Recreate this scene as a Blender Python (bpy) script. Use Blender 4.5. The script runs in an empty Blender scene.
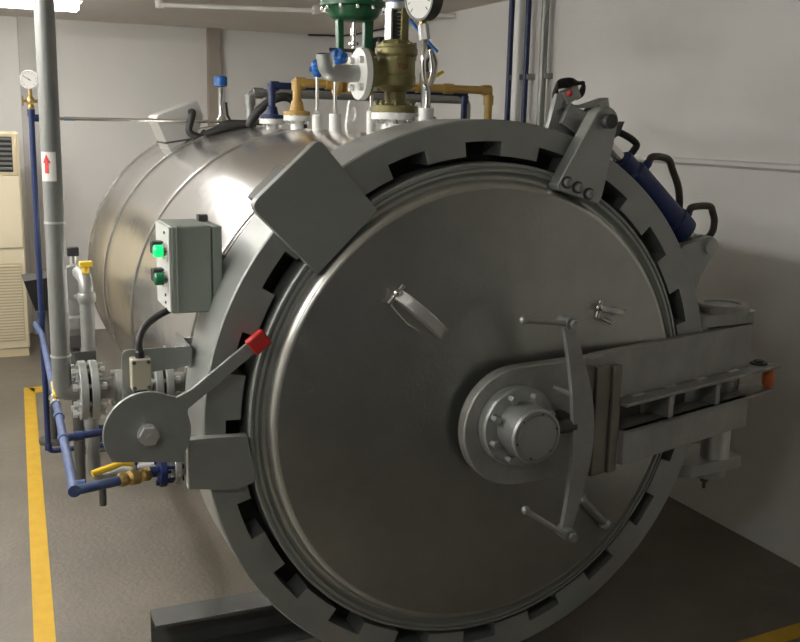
import bpy, bmesh, math, random
from mathutils import Vector, Matrix
random.seed(4)
PI = math.pi
AX = 0.95            # height of the vessel axis
scn = bpy.context.scene
COL = scn.collection
WO = {}              # world origin of every object

# ------------------------------------------------------------------ materials
def mat(name, col, rough=.5, metal=0., noise=0., nscale=8., bump=0., bscale=40., col2=None, emit=None, estr=0., aniso=0., stretch=None):
    m = bpy.data.materials.new(name); m.use_nodes = True
    nt = m.node_tree; b = nt.nodes['Principled BSDF']
    b.inputs['Base Color'].default_value = (*col, 1); b.inputs['Roughness'].default_value = rough
    b.inputs['Metallic'].default_value = metal
    if aniso: b.inputs['Anisotropic'].default_value = aniso
    tc = nt.nodes.new('ShaderNodeTexCoord'); src = tc.outputs['Object']
    if stretch:
        mp = nt.nodes.new('ShaderNodeMapping'); mp.inputs['Scale'].default_value = stretch
        nt.links.new(src, mp.inputs['Vector']); src = mp.outputs['Vector']
    if noise:
        n = nt.nodes.new('ShaderNodeTexNoise'); n.inputs['Scale'].default_value = nscale; n.inputs['Detail'].default_value = 6
        n.inputs['Roughness'].default_value = .65
        nt.links.new(src, n.inputs['Vector'])
        r = nt.nodes.new('ShaderNodeValToRGB'); r.color_ramp.elements[0].position = .3; r.color_ramp.elements[1].position = .7
        c2 = col2 or tuple(max(0, c * (1 - noise)) for c in col)
        r.color_ramp.elements[0].color = (*c2, 1); r.color_ramp.elements[1].color = (*col, 1)
        nt.links.new(n.outputs['Fac'], r.inputs['Fac']); nt.links.new(r.outputs['Color'], b.inputs['Base Color'])
        mr = nt.nodes.new('ShaderNodeMapRange'); mr.inputs['To Min'].default_value = min(1, rough * 1.15); mr.inputs['To Max'].default_value = rough * .9
        nt.links.new(n.outputs['Fac'], mr.inputs['Value']); nt.links.new(mr.outputs['Result'], b.inputs['Roughness'])
    if bump:
        n2 = nt.nodes.new('ShaderNodeTexNoise'); n2.inputs['Scale'].default_value = bscale; n2.inputs['Detail'].default_value = 3
        nt.links.new(src, n2.inputs['Vector'])
        bp = nt.nodes.new('ShaderNodeBump'); bp.inputs['Strength'].default_value = bump; bp.inputs['Distance'].default_value = .02
        nt.links.new(n2.outputs['Fac'], bp.inputs['Height']); nt.links.new(bp.outputs['Normal'], b.inputs['Normal'])
    if aniso:
        tg = nt.nodes.new('ShaderNodeTangent'); tg.direction_type = 'RADIAL'; tg.axis = 'Y'
        nt.links.new(tg.outputs['Tangent'], b.inputs['Tangent'])
    if emit:
        b.inputs['Emission Color'].default_value = (*emit, 1); b.inputs['Emission Strength'].default_value = estr
    return m

M = {}
M['wall'] = mat('wall_paint', (.74, .725, .69), .8, 0, .05, 1.5, .15, 160)
M['ceil'] = mat('ceiling_paint', (.66, .61, .55), .85, 0, .06, 2)
M['column'] = mat('column_paint', (.36, .31, .26), .8, 0, .1, 5)
M['column_pale'] = mat('column_pale', (.55, .53, .5), .8, 0, .05, 5)
M['floor'] = mat('concrete', (.17, .148, .118), .42, 0, .3, 2.6, .12, 50, col2=(.12, .106, .087))
M['yellow_paint'] = mat('floor_yellow', (.58, .35, .02), .6, 0, .15, 14)
M['silver'] = mat('silver_paint', (.42, .435, .42), .4, .75, .12, 9, .06, 120)
M['ring'] = mat('ring_paint', (.36, .375, .355), .4, .55, .1, 7, .05, 140)
M['side'] = mat('bright_silver', (.66, .66, .64), .36, .6, .08, 9)
M['door'] = mat('door_paint', (.43, .435, .405), .3, .9, .2, 4, .05, 90)
M['knuckle'] = mat('knuckle_lit_paint', (.62, .62, .58), .3, .85, .15, 14)  # lighter than the door: light caught by the knuckle put into the colour
M['arm'] = mat('arm_paint', (.39, .39, .365), .46, .55, .22, 8, .1, 110)
M['arm_reflect'] = mat('upright_brown_reflection', (.25, .235, .20), .5, .5, .25, 6)  # brown reflection on the uprights put into the base colour
M['clad'] = mat('polished_cladding', (.76, .745, .715), .2, 1, .08, 5, .16, 5, stretch=(1, .7, 1), aniso=.65)
M['band'] = mat('cladding_band', (.74, .72, .69), .25, 1)
M['white_metal'] = mat('white_enamel', (.80, .80, .77), .4, .1)
M['galv'] = mat('galvanised', (.30, .305, .29), .42, .55, .15, 14)
M['valve_grey'] = mat('cast_grey', (.40, .41, .39), .45, .3, .12, 30)
M['chrome'] = mat('steel', (.72, .71, .68), .2, 1)
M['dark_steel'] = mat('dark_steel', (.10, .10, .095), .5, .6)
M['black'] = mat('black_plastic', (.018, .018, .018), .45)
M['slot_shade'] = mat('cavity_shade', (.02, .02, .019), .7)  # near-black: shade inside the notches and the elbow mouth as colour
M['rubber'] = mat('black_rubber', (.022, .021, .02), .55)
M['blue'] = mat('blue_paint', (.014, .028, .10), .4, 0, .2, 20)
M['blue_pale'] = mat('worn_blue_paint', (.075, .11, .23), .42, 0, .35, 26, col2=(.035, .06, .15))
M['blue_bright'] = mat('bright_blue', (.02, .14, .46), .35)
M['cyl_blue'] = mat('cylinder_blue', (.014, .028, .13), .45)
M['yellow'] = mat('yellow_pipe_paint', (.52, .33, .09), .42, 0, .2, 18)
M['ylever'] = mat('yellow_lever', (.80, .52, .03), .4)
M['brass'] = mat('brass', (.48, .33, .12), .35, .8, .2, 40)
M['olive'] = mat('olive_brass', (.25, .22, .09), .42, .45, .2, 20)
M['green'] = mat('green_enamel', (.012, .105, .04), .3, 0, .15, 20)
M['red'] = mat('red_grip', (.50, .025, .022), .45)
M['sticker'] = mat('white_sticker', (.82, .80, .76), .6)
M['arrow'] = mat('red_print', (.62, .05, .05), .6)
M['text'] = mat('red_brown_print', (.25, .05, .03), .6)
M['box'] = mat('box_grey', (.24, .265, .235), .45)
M['box_side'] = mat('box_front_grey', (.55, .56, .53), .4)
M['green_lamp'] = mat('green_lens_lit', (.01, .35, .12), .3, emit=(.005, .8, .16), estr=.8)
M['green_btn'] = mat('green_button', (.01, .17, .07), .35)
M['cream'] = mat('air_conditioner_cream', (.72, .64, .46), .5)
M['cream_dark'] = mat('air_conditioner_trim', (.52, .44, .28), .5)
M['beige'] = mat('switch_beige', (.42, .39, .30), .45)
M['dial'] = mat('dial_white', (.62, .61, .57), .4)
M['orange'] = mat('orange_plastic', (.55, .14, .03), .45)
M['copper_hose'] = mat('brown_hose', (.07, .055, .04), .5)
M['lamp'] = mat('fluorescent', (.9, .9, .9), .5, emit=(1, .985, .955), estr=20)
M['lamp_near'] = mat('fluorescent_near', (.9, .9, .9), .5, emit=(1, .985, .955), estr=52)
M['beam'] = mat('beam_grey', (.11, .112, .105), .5, .2, .25, 8)
M['black_red'] = mat('red_plastic', (.6, .06, .05), .4)

# ------------------------------------------------------------------ mesh building
def frame(d):
    d = Vector(d).normalized()
    a = Vector((0, 0, 1)) if abs(d.z) < .9 else Vector((1, 0, 0))
    x = a.cross(d).normalized(); y = d.cross(x)
    return x, y, d

class MB:
    def __init__(s): s.bm = bmesh.new()
    def face(s, vs):
        try: return s.bm.faces.new(vs)
        except ValueError: return None
    def rings(s, rr, cap=True, close=False):
        L = [[s.bm.verts.new(p) for p in r] for r in rr]
        n = len(L[0]); m = len(L)
        for i in range(m if close else m - 1):
            a, b = L[i], L[(i + 1) % m]
            for j in range(n): s.face([a[j], a[(j + 1) % n], b[(j + 1) % n], b[j]])
        if cap and not close:
            s.face(L[0][::-1]); s.face(L[-1])
        return s
    def box(s, lo, hi):
        x0, y0, z0 = lo; x1, y1, z1 = hi
        return s.prism([(x0, y0, z0), (x1, y0, z0), (x1, y1, z0), (x0, y1, z0)], (0, 0, z1 - z0))
    def obox(s, c, ax, ay, az):          # oriented box from centre and three half-axes
        c, ax, ay, az = map(Vector, (c, ax, ay, az))
        return s.prism([c - ax - ay - az, c + ax - ay - az, c + ax + ay - az, c - ax + ay - az], az * 2)
    def prism(s, pts, vec):
        pts = [Vector(p) for p in pts]; v = Vector(vec)
        return s.rings([pts, [p + v for p in pts]])
    def cyl(s, p0, p1, r0, r1=None, n=24):
        p0, p1 = Vector(p0), Vector(p1); r1 = r0 if r1 is None else r1
        x, y, d = frame(p1 - p0)
        C = [(math.cos(2 * PI * k / n), math.sin(2 * PI * k / n)) for k in range(n)]
        return s.rings([[p0 + (x * c + y * q) * r0 for c, q in C], [p1 + (x * c + y * q) * r1 for c, q in C]])
    def disc(s, c, d, t, r, n=28):       # disc of thickness t centred at c
        c = Vector(c); d = Vector(d).normalized(); return s.cyl(c - d * t / 2, c + d * t / 2, r, n=n)
    def lathe(s, prof, o, axis, n=32, cap=True):   # prof: (radius, distance along axis)
        o = Vector(o); x, y, d = frame(axis)
        C = [(math.cos(2 * PI * k / n), math.sin(2 * PI * k / n)) for k in range(n)]
        return s.rings([[o + d * t + (x * c + y * q) * max(r, 1e-4) for c, q in C] for r, t in prof], cap)
    def tube(s, pts, r, n=12):
        pts = [Vector(p) for p in pts]; rr = []
        x, y, d = frame(pts[1] - pts[0])
        for i, p in enumerate(pts):
            t = (pts[min(i + 1, len(pts) - 1)] - pts[max(i - 1, 0)]).normalized()
            x = (x - t * x.dot(t)).normalized(); y = t.cross(x)
            R = r[i] if isinstance(r, (list, tuple)) else r
            rr.append([p + (x * math.cos(2 * PI * k / n) + y * math.sin(2 * PI * k / n)) * R for k in range(n)])
        return s.rings(rr)
    def ball(s, c, r, sc=(1, 1, 1)):
        bmesh.ops.create_uvsphere(s.bm, u_segments=18, v_segments=10, radius=r, matrix=Matrix.Translation(c) @ Matrix.Diagonal((*sc, 1)))
        return s
    def build(s, name, m, parent=None, bevel=0, angle=35):
        bmesh.ops.recalc_face_normals(s.bm, faces=s.bm.faces)
        P = [v.co.copy() for v in s.bm.verts]
        lo = Vector([min(p[i] for p in P) for i in range(3)]); hi = Vector([max(p[i] for p in P) for i in range(3)])
        o = (lo + hi) / 2
        if parent is None: o.z = lo.z
        for v in s.bm.verts: v.co -= o
        me = bpy.data.meshes.new(name); s.bm.to_mesh(me); s.bm.free()
        for p in me.polygons: p.use_smooth = True
        me.set_sharp_from_angle(angle=math.radians(angle))
        me.materials.append(M[m] if isinstance(m, str) else m)
        ob = bpy.data.objects.new(name, me); COL.objects.link(ob); WO[ob.name] = o
        if parent is not None:
            ob.parent = parent; ob.location = o - WO[parent.name]
        else: ob.location = o
        if bevel:
            bv = ob.modifiers.new('bevel', 'BEVEL'); bv.width = bevel; bv.segments = 2; bv.limit_method = 'ANGLE'; bv.angle_limit = math.radians(40)
        return ob

def dup(o, at, parent):
    """copy of a part, its centre moved to the world point `at`"""
    c = o.copy(); COL.objects.link(c); c.parent = parent
    WO[c.name] = Vector(at); c.location = Vector(at) - WO[parent.name]
    return c
def thing(name, loc, label, cat, group=None):
    o = bpy.data.objects.new(name, None); COL.objects.link(o); o.location = loc; WO[o.name] = Vector(loc)
    o.empty_display_size = .05
    return tag(o, label, cat, group)
def tag(o, label, cat, group=None):
    o['label'] = label; o['category'] = cat
    if group: o['group'] = group
    return o
def struct(o): o['kind'] = 'structure'; return o

def bend(pts, rad, n=6):
    pts = [Vector(p) for p in pts]; out = [pts[0]]
    for i in range(1, len(pts) - 1):
        a = (pts[i - 1] - pts[i]); b = (pts[i + 1] - pts[i]); r = min(rad, a.length * .49, b.length * .49)
        p0 = pts[i] + a.normalized() * r; p1 = pts[i] + b.normalized() * r
        for k in range(n + 1):
            t = k / n; out.append(p0 * (1 - t) ** 2 + pts[i] * 2 * t * (1 - t) + p1 * t * t)
    out.append(pts[-1]); return out
def curve(pts, n=8):                     # Catmull-Rom
    pts = [Vector(p) for p in pts]; P = [pts[0] * 2 - pts[1]] + pts + [pts[-1] * 2 - pts[-2]]; out = []
    for i in range(1, len(P) - 2):
        for k in range(n):
            t = k / n
            out.append(.5 * (2 * P[i] + (P[i + 1] - P[i - 1]) * t + (2 * P[i - 1] - 5 * P[i] + 4 * P[i + 1] - P[i + 2]) * t * t + (3 * P[i] - P[i - 1] - 3 * P[i + 1] + P[i + 2]) * t ** 3))
    return out + [pts[-1]]
def hexa(mb, c, d, r, t):                # hexagon nut / bolt head
    return mb.cyl(Vector(c), Vector(c) + Vector(d).normalized() * t, r, n=6)
def pol(r, deg, y): return Vector((r * math.cos(math.radians(deg)), y, AX + r * math.sin(math.radians(deg))))
def bolts(parent, c, axis, rad, k, r, t, m='chrome', off=0., name='bolt'):
    """k hexagon bolts on a circle round the axis; t = length, centred on c"""
    x, y, d = frame(axis); c = Vector(c); first = None
    for i in range(k):
        a = 2 * PI * (i + .5) / k + off
        p = c + (x * math.cos(a) + y * math.sin(a)) * rad
        if first is None:
            b = MB(); b.cyl(p - d * t / 2, p + d * t / 2, r * .62, n=10)
            hexa(b, p - d * t / 2, d, r, r * 1.1); hexa(b, p + d * (t / 2 - r * 1.1), d, r, r * 1.1)
            first = b.build(name, m, parent)
        else: dup(first, p, parent)

# ------------------------------------------------------------------ room
XL, XR, YB, YF, ZC = -3.6, 1.70, 5.9, -4.6, 2.47
struct(MB().box((XL, YF, -.1), (XR, YB, 0)).build('floor', 'floor'))
struct(MB().box((XL, YF, ZC), (XR, YB, ZC + .1)).build('ceiling', 'ceil'))
struct(MB().box((XL - .1, YB, 0), (XR + .1, YB + .1, ZC)).build('wall_back', 'wall'))
struct(MB().box((XR, YF, 0), (XR + .1, YB, ZC)).build('wall_right', 'wall'))
struct(MB().box((XL - .1, YF, 0), (XL, YB, ZC)).build('wall_left', 'wall'))
struct(MB().box((.555, YB - .06, 0), (.655, YB, ZC)).build('trim_1', 'column'))
struct(MB().box((-.9, YB - .06, 0), (-.775, YB, ZC)).build('trim_2', 'column_pale'))
b = MB(); b.prism([(XR, YF, 1.612), (XR - .022, YF, 1.606), (XR - .022, YF, 1.59), (XR, YF, 1.578)], (0, YB - YF, 0))
struct(b.build('trim_3', 'wall'))
# yellow lines painted on the floor
b = MB(); b.prism([(-1.155, .2, .0), (-1.225, .2, .0), (-1.06, 4.19, 0), (-.995, 4.15, 0)], (0, 0, .0025))
b.prism([(-1.0, 4.05, 0), (-.88, 4.05, 0), (-.88, 4.19, 0), (-1.04, 4.19, 0)], (0, 0, .0025))
struct(b.build('floor_line', 'yellow_paint'))
b = MB(); b.prism([(.95, -.10, 0), (XR, -.05, 0), (XR, .02, 0), (.95, -.025, 0)], (0, 0, .0025))
struct(b.build('floor_line', 'yellow_paint'))

# ceiling lamps
M['lamp_dim'] = mat('fluorescent_dim', (.9, .9, .9), .5, emit=(.95, 1, .97), estr=17)
def ceiling_lamp(c, half, along, label, lm='lamp'):
    t = thing('ceiling_light', (c[0], c[1], ZC - .09), label, 'ceiling light', 'fluorescent ceiling lights')
    dx, dy = (half, .11) if along == 'x' else (.11, half)
    MB().box((c[0] - dx, c[1] - dy, ZC - .05), (c[0] + dx, c[1] + dy, ZC)).build('housing', 'white_metal', t, .006)
    for s in (-1, 1):
        o = (0, s * .055, 0) if along == 'x' else (s * .055, 0, 0)
        h = Vector((half - .03, 0, 0)) if along == 'x' else Vector((0, half - .03, 0))
        p = Vector((c[0], c[1], ZC - .075)) + Vector(o)
        MB().cyl(p - h, p + h, .024, n=12).build('fluorescent_tube', lm, t)
ceiling_lamp((-1.32, 4.18), .72, 'x', 'bright fluorescent ceiling light at the back left, above the air conditioner')
ceiling_lamp((-2.35, 2.2), .75, 'y', 'fluorescent ceiling light along the left side of the vessel, nearer the back', 'lamp_near')
ceiling_lamp((-2.2, -2.1), .5, 'x', 'dim fluorescent ceiling light over the front left of the room', 'lamp_dim')
ceiling_lamp((-2.35, .3), .6, 'y', 'fluorescent ceiling light along the left side of the vessel, nearer the camera', 'lamp_near')

t = thing('ceiling_conduit', (.6, 3.95, ZC - .03), 'pale thin conduit running along the ceiling above the vessel', 'conduit')
b = MB(); b.tube([(-.13, 4.16, ZC - .03), (1.03, 3.82, ZC - .03), (XR - .005, 3.62, ZC - .03)], .015); b.build('tube', 'wall', t)
b = MB(); b.cyl((-.13, 4.17, ZC - .05), (-.13, 4.17, ZC), .026); b.build('end_hook', 'wall', t)
b = MB(); b.box((.8, 3.86, ZC - .05), (.83, 3.91, ZC)); b.build('clamp', 'wall', t)
tag(MB().tube(curve([(1.42, 5.85, ZC - .008), (1.52, 5.75, ZC - .012), (1.62, 5.4, ZC - .03), (XR - .01, 4.6, ZC - .02)]), .008, 8).build('ceiling_cable', 'black'),
    'thin dark cable along the ceiling edge in the back right corner', 'cable')

# pipes on the right wall
for y, r, m, nm, lab in ((2.80, .017, 'blue', 'wall_pipe', 'dark blue vertical pipe on the right wall, left of the pair'),
                         (2.61, .016, 'blue', 'wall_pipe', 'dark blue vertical pipe on the right wall, right of the pair'),
                         (2.705, .03, 'white_metal', 'wall_pipe', 'pale vertical pipe on the right wall between two dark blue pipes'),
                         (2.43, .022, 'galv', 'wall_pipe', 'grey vertical pipe on the right wall beside the switch bracket')):
    tt = thing(nm, (XR - .05, y, 0), lab, 'pipe')
    MB().cyl((XR - .05, y, 0), (XR - .05, y, ZC), r, n=16).build('tube', m, tt)
    for z in (.6, 2.0): MB().box((XR - .055, y - r - .008, z), (XR, y + r + .008, z + .03)).build('clip', 'galv', tt)

# ------------------------------------------------------------------ air conditioner
t = thing('air_conditioner', (-1.3, 5.25, 0), 'cream floor standing air conditioner against the back wall at far left', 'air conditioner')
x0, x1, y0, y1 = -1.56, -.965, 5.1, 5.42
MB().box((x0, y0, .06), (x1, y1, 1.62)).build('cabinet', 'cream', t, .012)
MB().box((x0 + .01, y0 + .01, 0), (x1 - .01, y1 - .01, .06)).build('plinth', 'cream_dark', t)
g = MB().box((x0 + .05, y0 - .012, 1.34), (x1 - .05, y0, 1.585)).build('air_outlet', 'black', t)
s = MB()
for k in range(7): s.obox(((x0 + x1) / 2, y0 - .016, 1.365 + k * .034), ((x1 - x0) / 2 - .055, 0, 0), (0, .008, .003), (0, -.002, .006))
s.build('louvre', 'galv', g)
f = MB()
f.box((x0 + .02, y0 - .016, 1.585), (x1 - .02, y0, 1.605)); f.box((x0 + .02, y0 - .016, 1.32), (x1 - .02, y0, 1.34))
f.box((x1 - .05, y0 - .016, 1.34), (x1 - .02, y0, 1.585)); f.box((x0 + .02, y0 - .016, 1.34), (x0 + .05, y0, 1.585)); f.build('outlet_frame', 'cream_dark', t)
MB().box((x0 + .012, y0 - .01, .80), (x1 - .012, y0, 1.315)).build('front_panel', 'cream', t, .004)
g = MB().box((x0 + .03, y0 - .008, .12), (x1 - .03, y0, .69)).build('air_intake', 'cream_dark', t)
s = MB()
for k in range(26): s.obox(((x0 + x1) / 2, y0 - .012, .135 + k * .0215), ((x1 - x0) / 2 - .035, 0, 0), (0, .006, 0), (0, 0, .0055))
s.build('intake_slat', 'cream', g)

# ------------------------------------------------------------------ pressure vessel
V = thing('pressure_vessel', (0, 1.8, 0), 'long horizontal cylindrical steel vessel in polished cladding, filling the middle', 'pressure vessel')
O = Vector((0, 0, AX))
RS = .75
prof = [(.70, .42), (RS, .42), (RS, 2.97), (.742, 3.05), (.722, 3.2), (.69, 3.36), (.64, 3.52), (.56, 3.66), (.44, 3.77), (.28, 3.84), (.1, 3.87), (0, 3.875)]
shell = MB().lathe(prof, O, (0, 1, 0), 96).build('cladding', 'clad', V)
for y in (.44, 1.5, 2.34, 2.99):
    MB().lathe([(RS - .002, y), (RS + .004, y), (RS + .004, y + .03), (RS - .002, y + .03)], O, (0, 1, 0), 96, False).build('seam_band', 'band', shell)
MB().lathe([(.2, .10), (.746, .10), (.746, .16), (.722, .165), (.722, .43), (.2, .43)], O, (0, 1, 0), 96).build('body_flange', 'slot_shade', V)  # coloured near-black for the shade in the notches and behind the ring
# saddles
def saddle(y):
    q = MB(); q.prism([(-.845, y - .06, 0), (-.845, y + .055, 0), (-.845, y + .055, .15), (-.845, y - .06, .15), (-.845, y - .06, .14), (-.845, y + .045, .14), (-.845, y + .045, .01), (-.845, y - .06, .01)], (1.69, 0, 0)); q.build('saddle_beam', 'beam', V)
    w = MB(); pts = [(-.45, y, .15), (.45, y, .15)] + [(.742 * math.cos(a), y, AX + .742 * math.sin(a)) for a in [math.radians(-42 - 96 * k / 20) for k in range(21)]]
    w.prism(pts, (0, .025, 0)); w.build('saddle_web', 'silver', V)
    for x in (-.46, .44):
        MB().prism([(x, y - .05, .15), (x, y + .05, .15), (x, y + .05, .40), (x, y, .36)], (.02, 0, 0)).build('gusset', 'silver', V)
saddle(.60); saddle(2.8)
# nozzles along the top
def nozzle(y, r, z, fr=None, x=0., m='white_metal', ft=.022):
    zb = AX + math.sqrt(RS ** 2 - x * x) - .012
    n = MB().cyl((x, y, zb), (x, y, z), r).build('nozzle', m, V)
    if fr:
        f = MB().lathe([(fr, z - ft), (fr, z), (r * .6, z)], (x, y, 0), (0, 0, 1)).build('flange', m, n)
        bolts(n, (x, y, z - ft / 2), (0, 0, 1), fr * .76, 4 if fr < .07 else 8, .009, .05, 'chrome')
    return n
nozzle(2.105, .028, 1.742, .058); nozzle(1.726, .028, 1.758, .058)
nozzle(1.461, .02, 1.762); nozzle(1.248, .023, 1.765); nozzle(.878, .017, 1.775)
nozzle(.667, .045, 1.768, .078); nozzle(.425, .023, 1.782); nozzle(2.49, .03, 1.735); nozzle(.52, .03, 1.735, .05, .17)
# lifting lug with an oval eye
L = MB(); n = 24; c = Vector((0, 1.055, 1.765))
hole = [c + Vector((.0115 * math.cos(2 * PI * k / n), 0, .026 * math.sin(2 * PI * k / n))) for k in range(n)]
def lugpt(a):                            # trapezoid with rounded top, as a polar outline
    ca, sa = math.cos(a), math.sin(a)
    best = 9
    hw = lambda z: .031 - .016 * (z + .085) / .135
    for k in range(1, 400):
        r = k * .0005
        x, z = ca * r, sa * r
        if z < -.075 or abs(x) > hw(z) or z > .05 - 8 * x * x: return c + Vector((x, 0, z))
outr = [lugpt(2 * PI * k / n) for k in range(n)]
off = Vector((0, .018, 0))
L.rings([hole, outr, [p + off for p in outr], [p + off for p in hole]], close=True)
L.build('lifting_lug', 'white_metal', V, .002)

# ------------------------------------------------------------------ locking ring
R = thing('locking_ring', (0, .1, AX - .8), 'large silver notched locking ring around the round door', 'locking ring')
half = 4.3
ev = []                                  # (angle, inner radius) list with steps at the notch edges
for k in range(20):
    c0 = 2 + 18 * k
    for q in range(5): ev.append((c0 - half + q * half / 2, .742))
    a0, a1 = c0 + half, c0 + 18 - half
    for q in range(6): ev.append((a0 + (a1 - a0) * q / 5, .703))
b = MB(); cs = lambda r, a, y: pol(r, a, y)
rows = [[cs(ri, a, .10) for a, ri in ev], [cs(ri, a, 0) for a, ri in ev], [cs(.796, a, 0) for a, ri in ev], [cs(.80, a, .004) for a, ri in ev],
        [cs(.80, a, .226) for a, ri in ev], [cs(.797, a, .23) for a, ri in ev], [cs(.752, a, .23) for a, ri in ev], [cs(.752, a, .10) for a, ri in ev]]
b.rings(rows, close=True); ring = b.build('ring_body', 'ring', R, angle=25)
def roundpoly(pts, rad, n=5):
    pts = [Vector(p) for p in pts]; out = []; N = len(pts)
    for i in range(N):
        r = rad[i] if isinstance(rad, (list, tuple)) else rad
        if r <= 0: out.append(pts[i]); continue
        a = (pts[i - 1] - pts[i]).normalized(); c = (pts[(i + 1) % N] - pts[i]).normalized()
        p0, p1 = pts[i] + a * r, pts[i] + c * r
        for k in range(n + 1):
            t = k / n; out.append(p0 * (1 - t) ** 2 + pts[i] * 2 * t * (1 - t) + p1 * t * t)
    return out
# square plate at ten o'clock and its block behind
b = MB(); b.prism(roundpoly([(-.506, -.035, 1.692), (-.684, -.035, 1.528), (-.508, -.035, 1.352), (-.345, -.035, 1.512)], [.02, .03, .004, .004]), (0, .033, 0))
pl = b.build('square_plate', 'ring', R, .002); pl['label'] = "square grey plate at the ring's upper left"
b = MB(); b.obox((-.548, .115, 1.545), (.045, 0, .045), (-.03, 0, .03), (0, .112, 0)); b.build('plate_block', 'dark_steel', R, .004)
# plate at nine o'clock
b = MB(); b.prism([(-.846, -.03, .948), (-.80, -.03, .948), (-.692, -.03, .943), (-.690, -.03, .925), (-.672, -.03, .83), (-.675, -.03, .815), (-.72, -.03, .80), (-.845, -.03, .818)], (0, .028, 0))
pl = b.build('stop_plate', 'ring', R, .002)
# lug for the hydraulic cylinder
b = MB(); lc = Vector((.80, .02, 1.378))
pts = [(.752, .02, 1.21), (.66, .02, 1.34), (.70, .02, 1.385)]
pts += [lc + Vector((.033 * math.cos(math.radians(a)), 0, .033 * math.sin(math.radians(a)))) for a in range(120, -61, -20)]
pts += [(.775, .02, 1.285)]
b.prism(pts, (0, .03, 0)); lug = b.build('cylinder_lug', 'ring', R, .002)
b = MB(); b.cyl(lc + Vector((0, -.004, 0)), lc + Vector((0, .08, 0)), .02); b.disc(lc + Vector((0, -.006, 0)), (0, 1, 0), .012, .024); b.build('pin', 'silver', R)

# ------------------------------------------------------------------ door
D = thing('vessel_door', (0, 0, AX - .69), 'round dished grey steel door closing the front of the vessel', 'door')
rimp = [(.3, .08), (.686, .08), (.686, -.014), (.682, -.018), (.676, -.018), (.675, -.013), (.671, -.013), (.670, -.019), (.662, -.020), (.658, -.013), (.652, -.007), (.645, -.005), (.3, -.004)]
MB().lathe(rimp, O, (0, 1, 0), 128).build('rim', 'ring', D, angle=20)
MB().lathe([(.650, -.0055), (.640, -.008), (.6385, -.018), (.636, -.029), (.631, -.039), (.624, -.0455), (.617, -.047)], O, (0, 1, 0), 128, False).build('knuckle', 'knuckle', D, angle=60)
DP_ = [(0, -.088), (.04, -.088), (.13, -.087), (.26, -.083), (.38, -.075), (.48, -.065), (.55, -.057), (.59, -.051), (.617, -.047)]
MB().lathe(DP_[::-1], O, (0, 1, 0), 128, False).build('dished_head', 'door', D, angle=60)
def dome_y(r):
    P = DP_
    for (r0, a), (r1, c) in zip(P, P[1:]):
        if r <= r1: return a + (c - a) * (r - r0) / (r1 - r0)
    return 0
def lift_handle(p, q, w, hgt):
    """half-moon plate standing on the dished head from p to q (x,z), with a pin at its upper end"""
    p3 = Vector((p[0], dome_y(math.hypot(p[0], p[1] - AX)), p[1])); q3 = Vector((q[0], dome_y(math.hypot(q[0], q[1] - AX)), q[1]))
    out = Vector((0, -1, 0)); ax = q3 - p3; side = ax.normalized().cross(out).normalized()
    if side.z < 0: side = -side
    arc = [p3 + out * .004, p3 + out * hgt * .5] + [p3 + ax * t + out * hgt * (.5 + .62 * math.sin(PI * (.12 + .88 * t))) for t in [k / 12 for k in range(1, 12)]] + [q3 + out * hgt * .35, q3 + out * .004]
    h = MB().prism(arc, side * w).build('lifting_handle', 'side', D, .002)
    MB().cyl(p3 + out * hgt * .3 - side * .02, p3 + out * hgt * .3 + side * (w + .012), .007, n=10).build('handle_pin', 'chrome', h)
    MB().ball(p3 + out * hgt * .45 + side * w * .5 - ax.normalized() * .004, .0125).build('handle_knob', 'chrome', h)
    MB().tube([p3 + out * .03 - side * .02, p3 + ax * .35 + out * .034 - side * .03, p3 + ax * .62 + out * .016 - side * .022], .0035, 8).build('handle_wire', 'chrome', h)
lift_handle((-.318, 1.290), (-.182, 1.172), .030, .058)
lift_handle((.325, 1.222), (.425, 1.200), .016, .032)
b = MB(); b.tube(bend([(.30, -.09, .665), (.30, -.10, .655), (.405, -.075, .553), (.42, -.0, .54)], .02), .013); b.ball((.403, -.075, .554), .019, (1, 1, 1)); b.build('grab_bar', 'silver', D)

# ------------------------------------------------------------------ clevis bracket at one o'clock
B = thing('clevis_bracket', (.27, -.03, 1.5), 'tapered silver bracket with three bolts and a top pin on the door rim', 'bracket')
top = Vector((.326, -.06, 1.752)); pts = [(.185, -.06, 1.575), (.215, -.06, 1.548), (.345, -.06, 1.505), (.362, -.06, 1.56)]
pts = [(.318, -.06, 1.522), (.330, -.06, 1.55)] + [top + Vector((.040 * math.cos(math.radians(a)), 0, .040 * math.sin(math.radians(a)))) for a in range(-5, 166, 15)] + [(.178, -.06, 1.578), (.182, -.06, 1.562)]
MB().prism(pts, (0, .05, 0)).build('bracket_plate', 'silver', B, .003)
MB().disc(top + Vector((0, .03, 0)), (0, 1, 0), .11, .02).build('pin', 'dark_steel', B)
for x, z in ((.207, 1.584), (.243, 1.570), (.281, 1.552)):
    s = MB(); s.lathe([(.012, 0), (.012, -.010), (.010, -.012), (.006, -.012), (.006, -.008), (.0, -.008)], (x, -.06, z), (0, 1, 0), 20)
    bo = s.build('bolt', 'silver', B, angle=20)
    MB().cyl((x, -.06, z), (x, -.0625, z), .0175).build('washer', 'dark_steel', bo)
MB().prism([p for p in [(.36, .15, 1.60), (.44, .15, 1.56)] + [top + Vector((.04 * math.cos(math.radians(a)), .21, .04 * math.sin(math.radians(a)))) for a in range(-5, 166, 20)] + [(.25, .15, 1.66)]], (0, .025, 0)).build('rear_plate', 'silver', B, .002)

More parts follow.
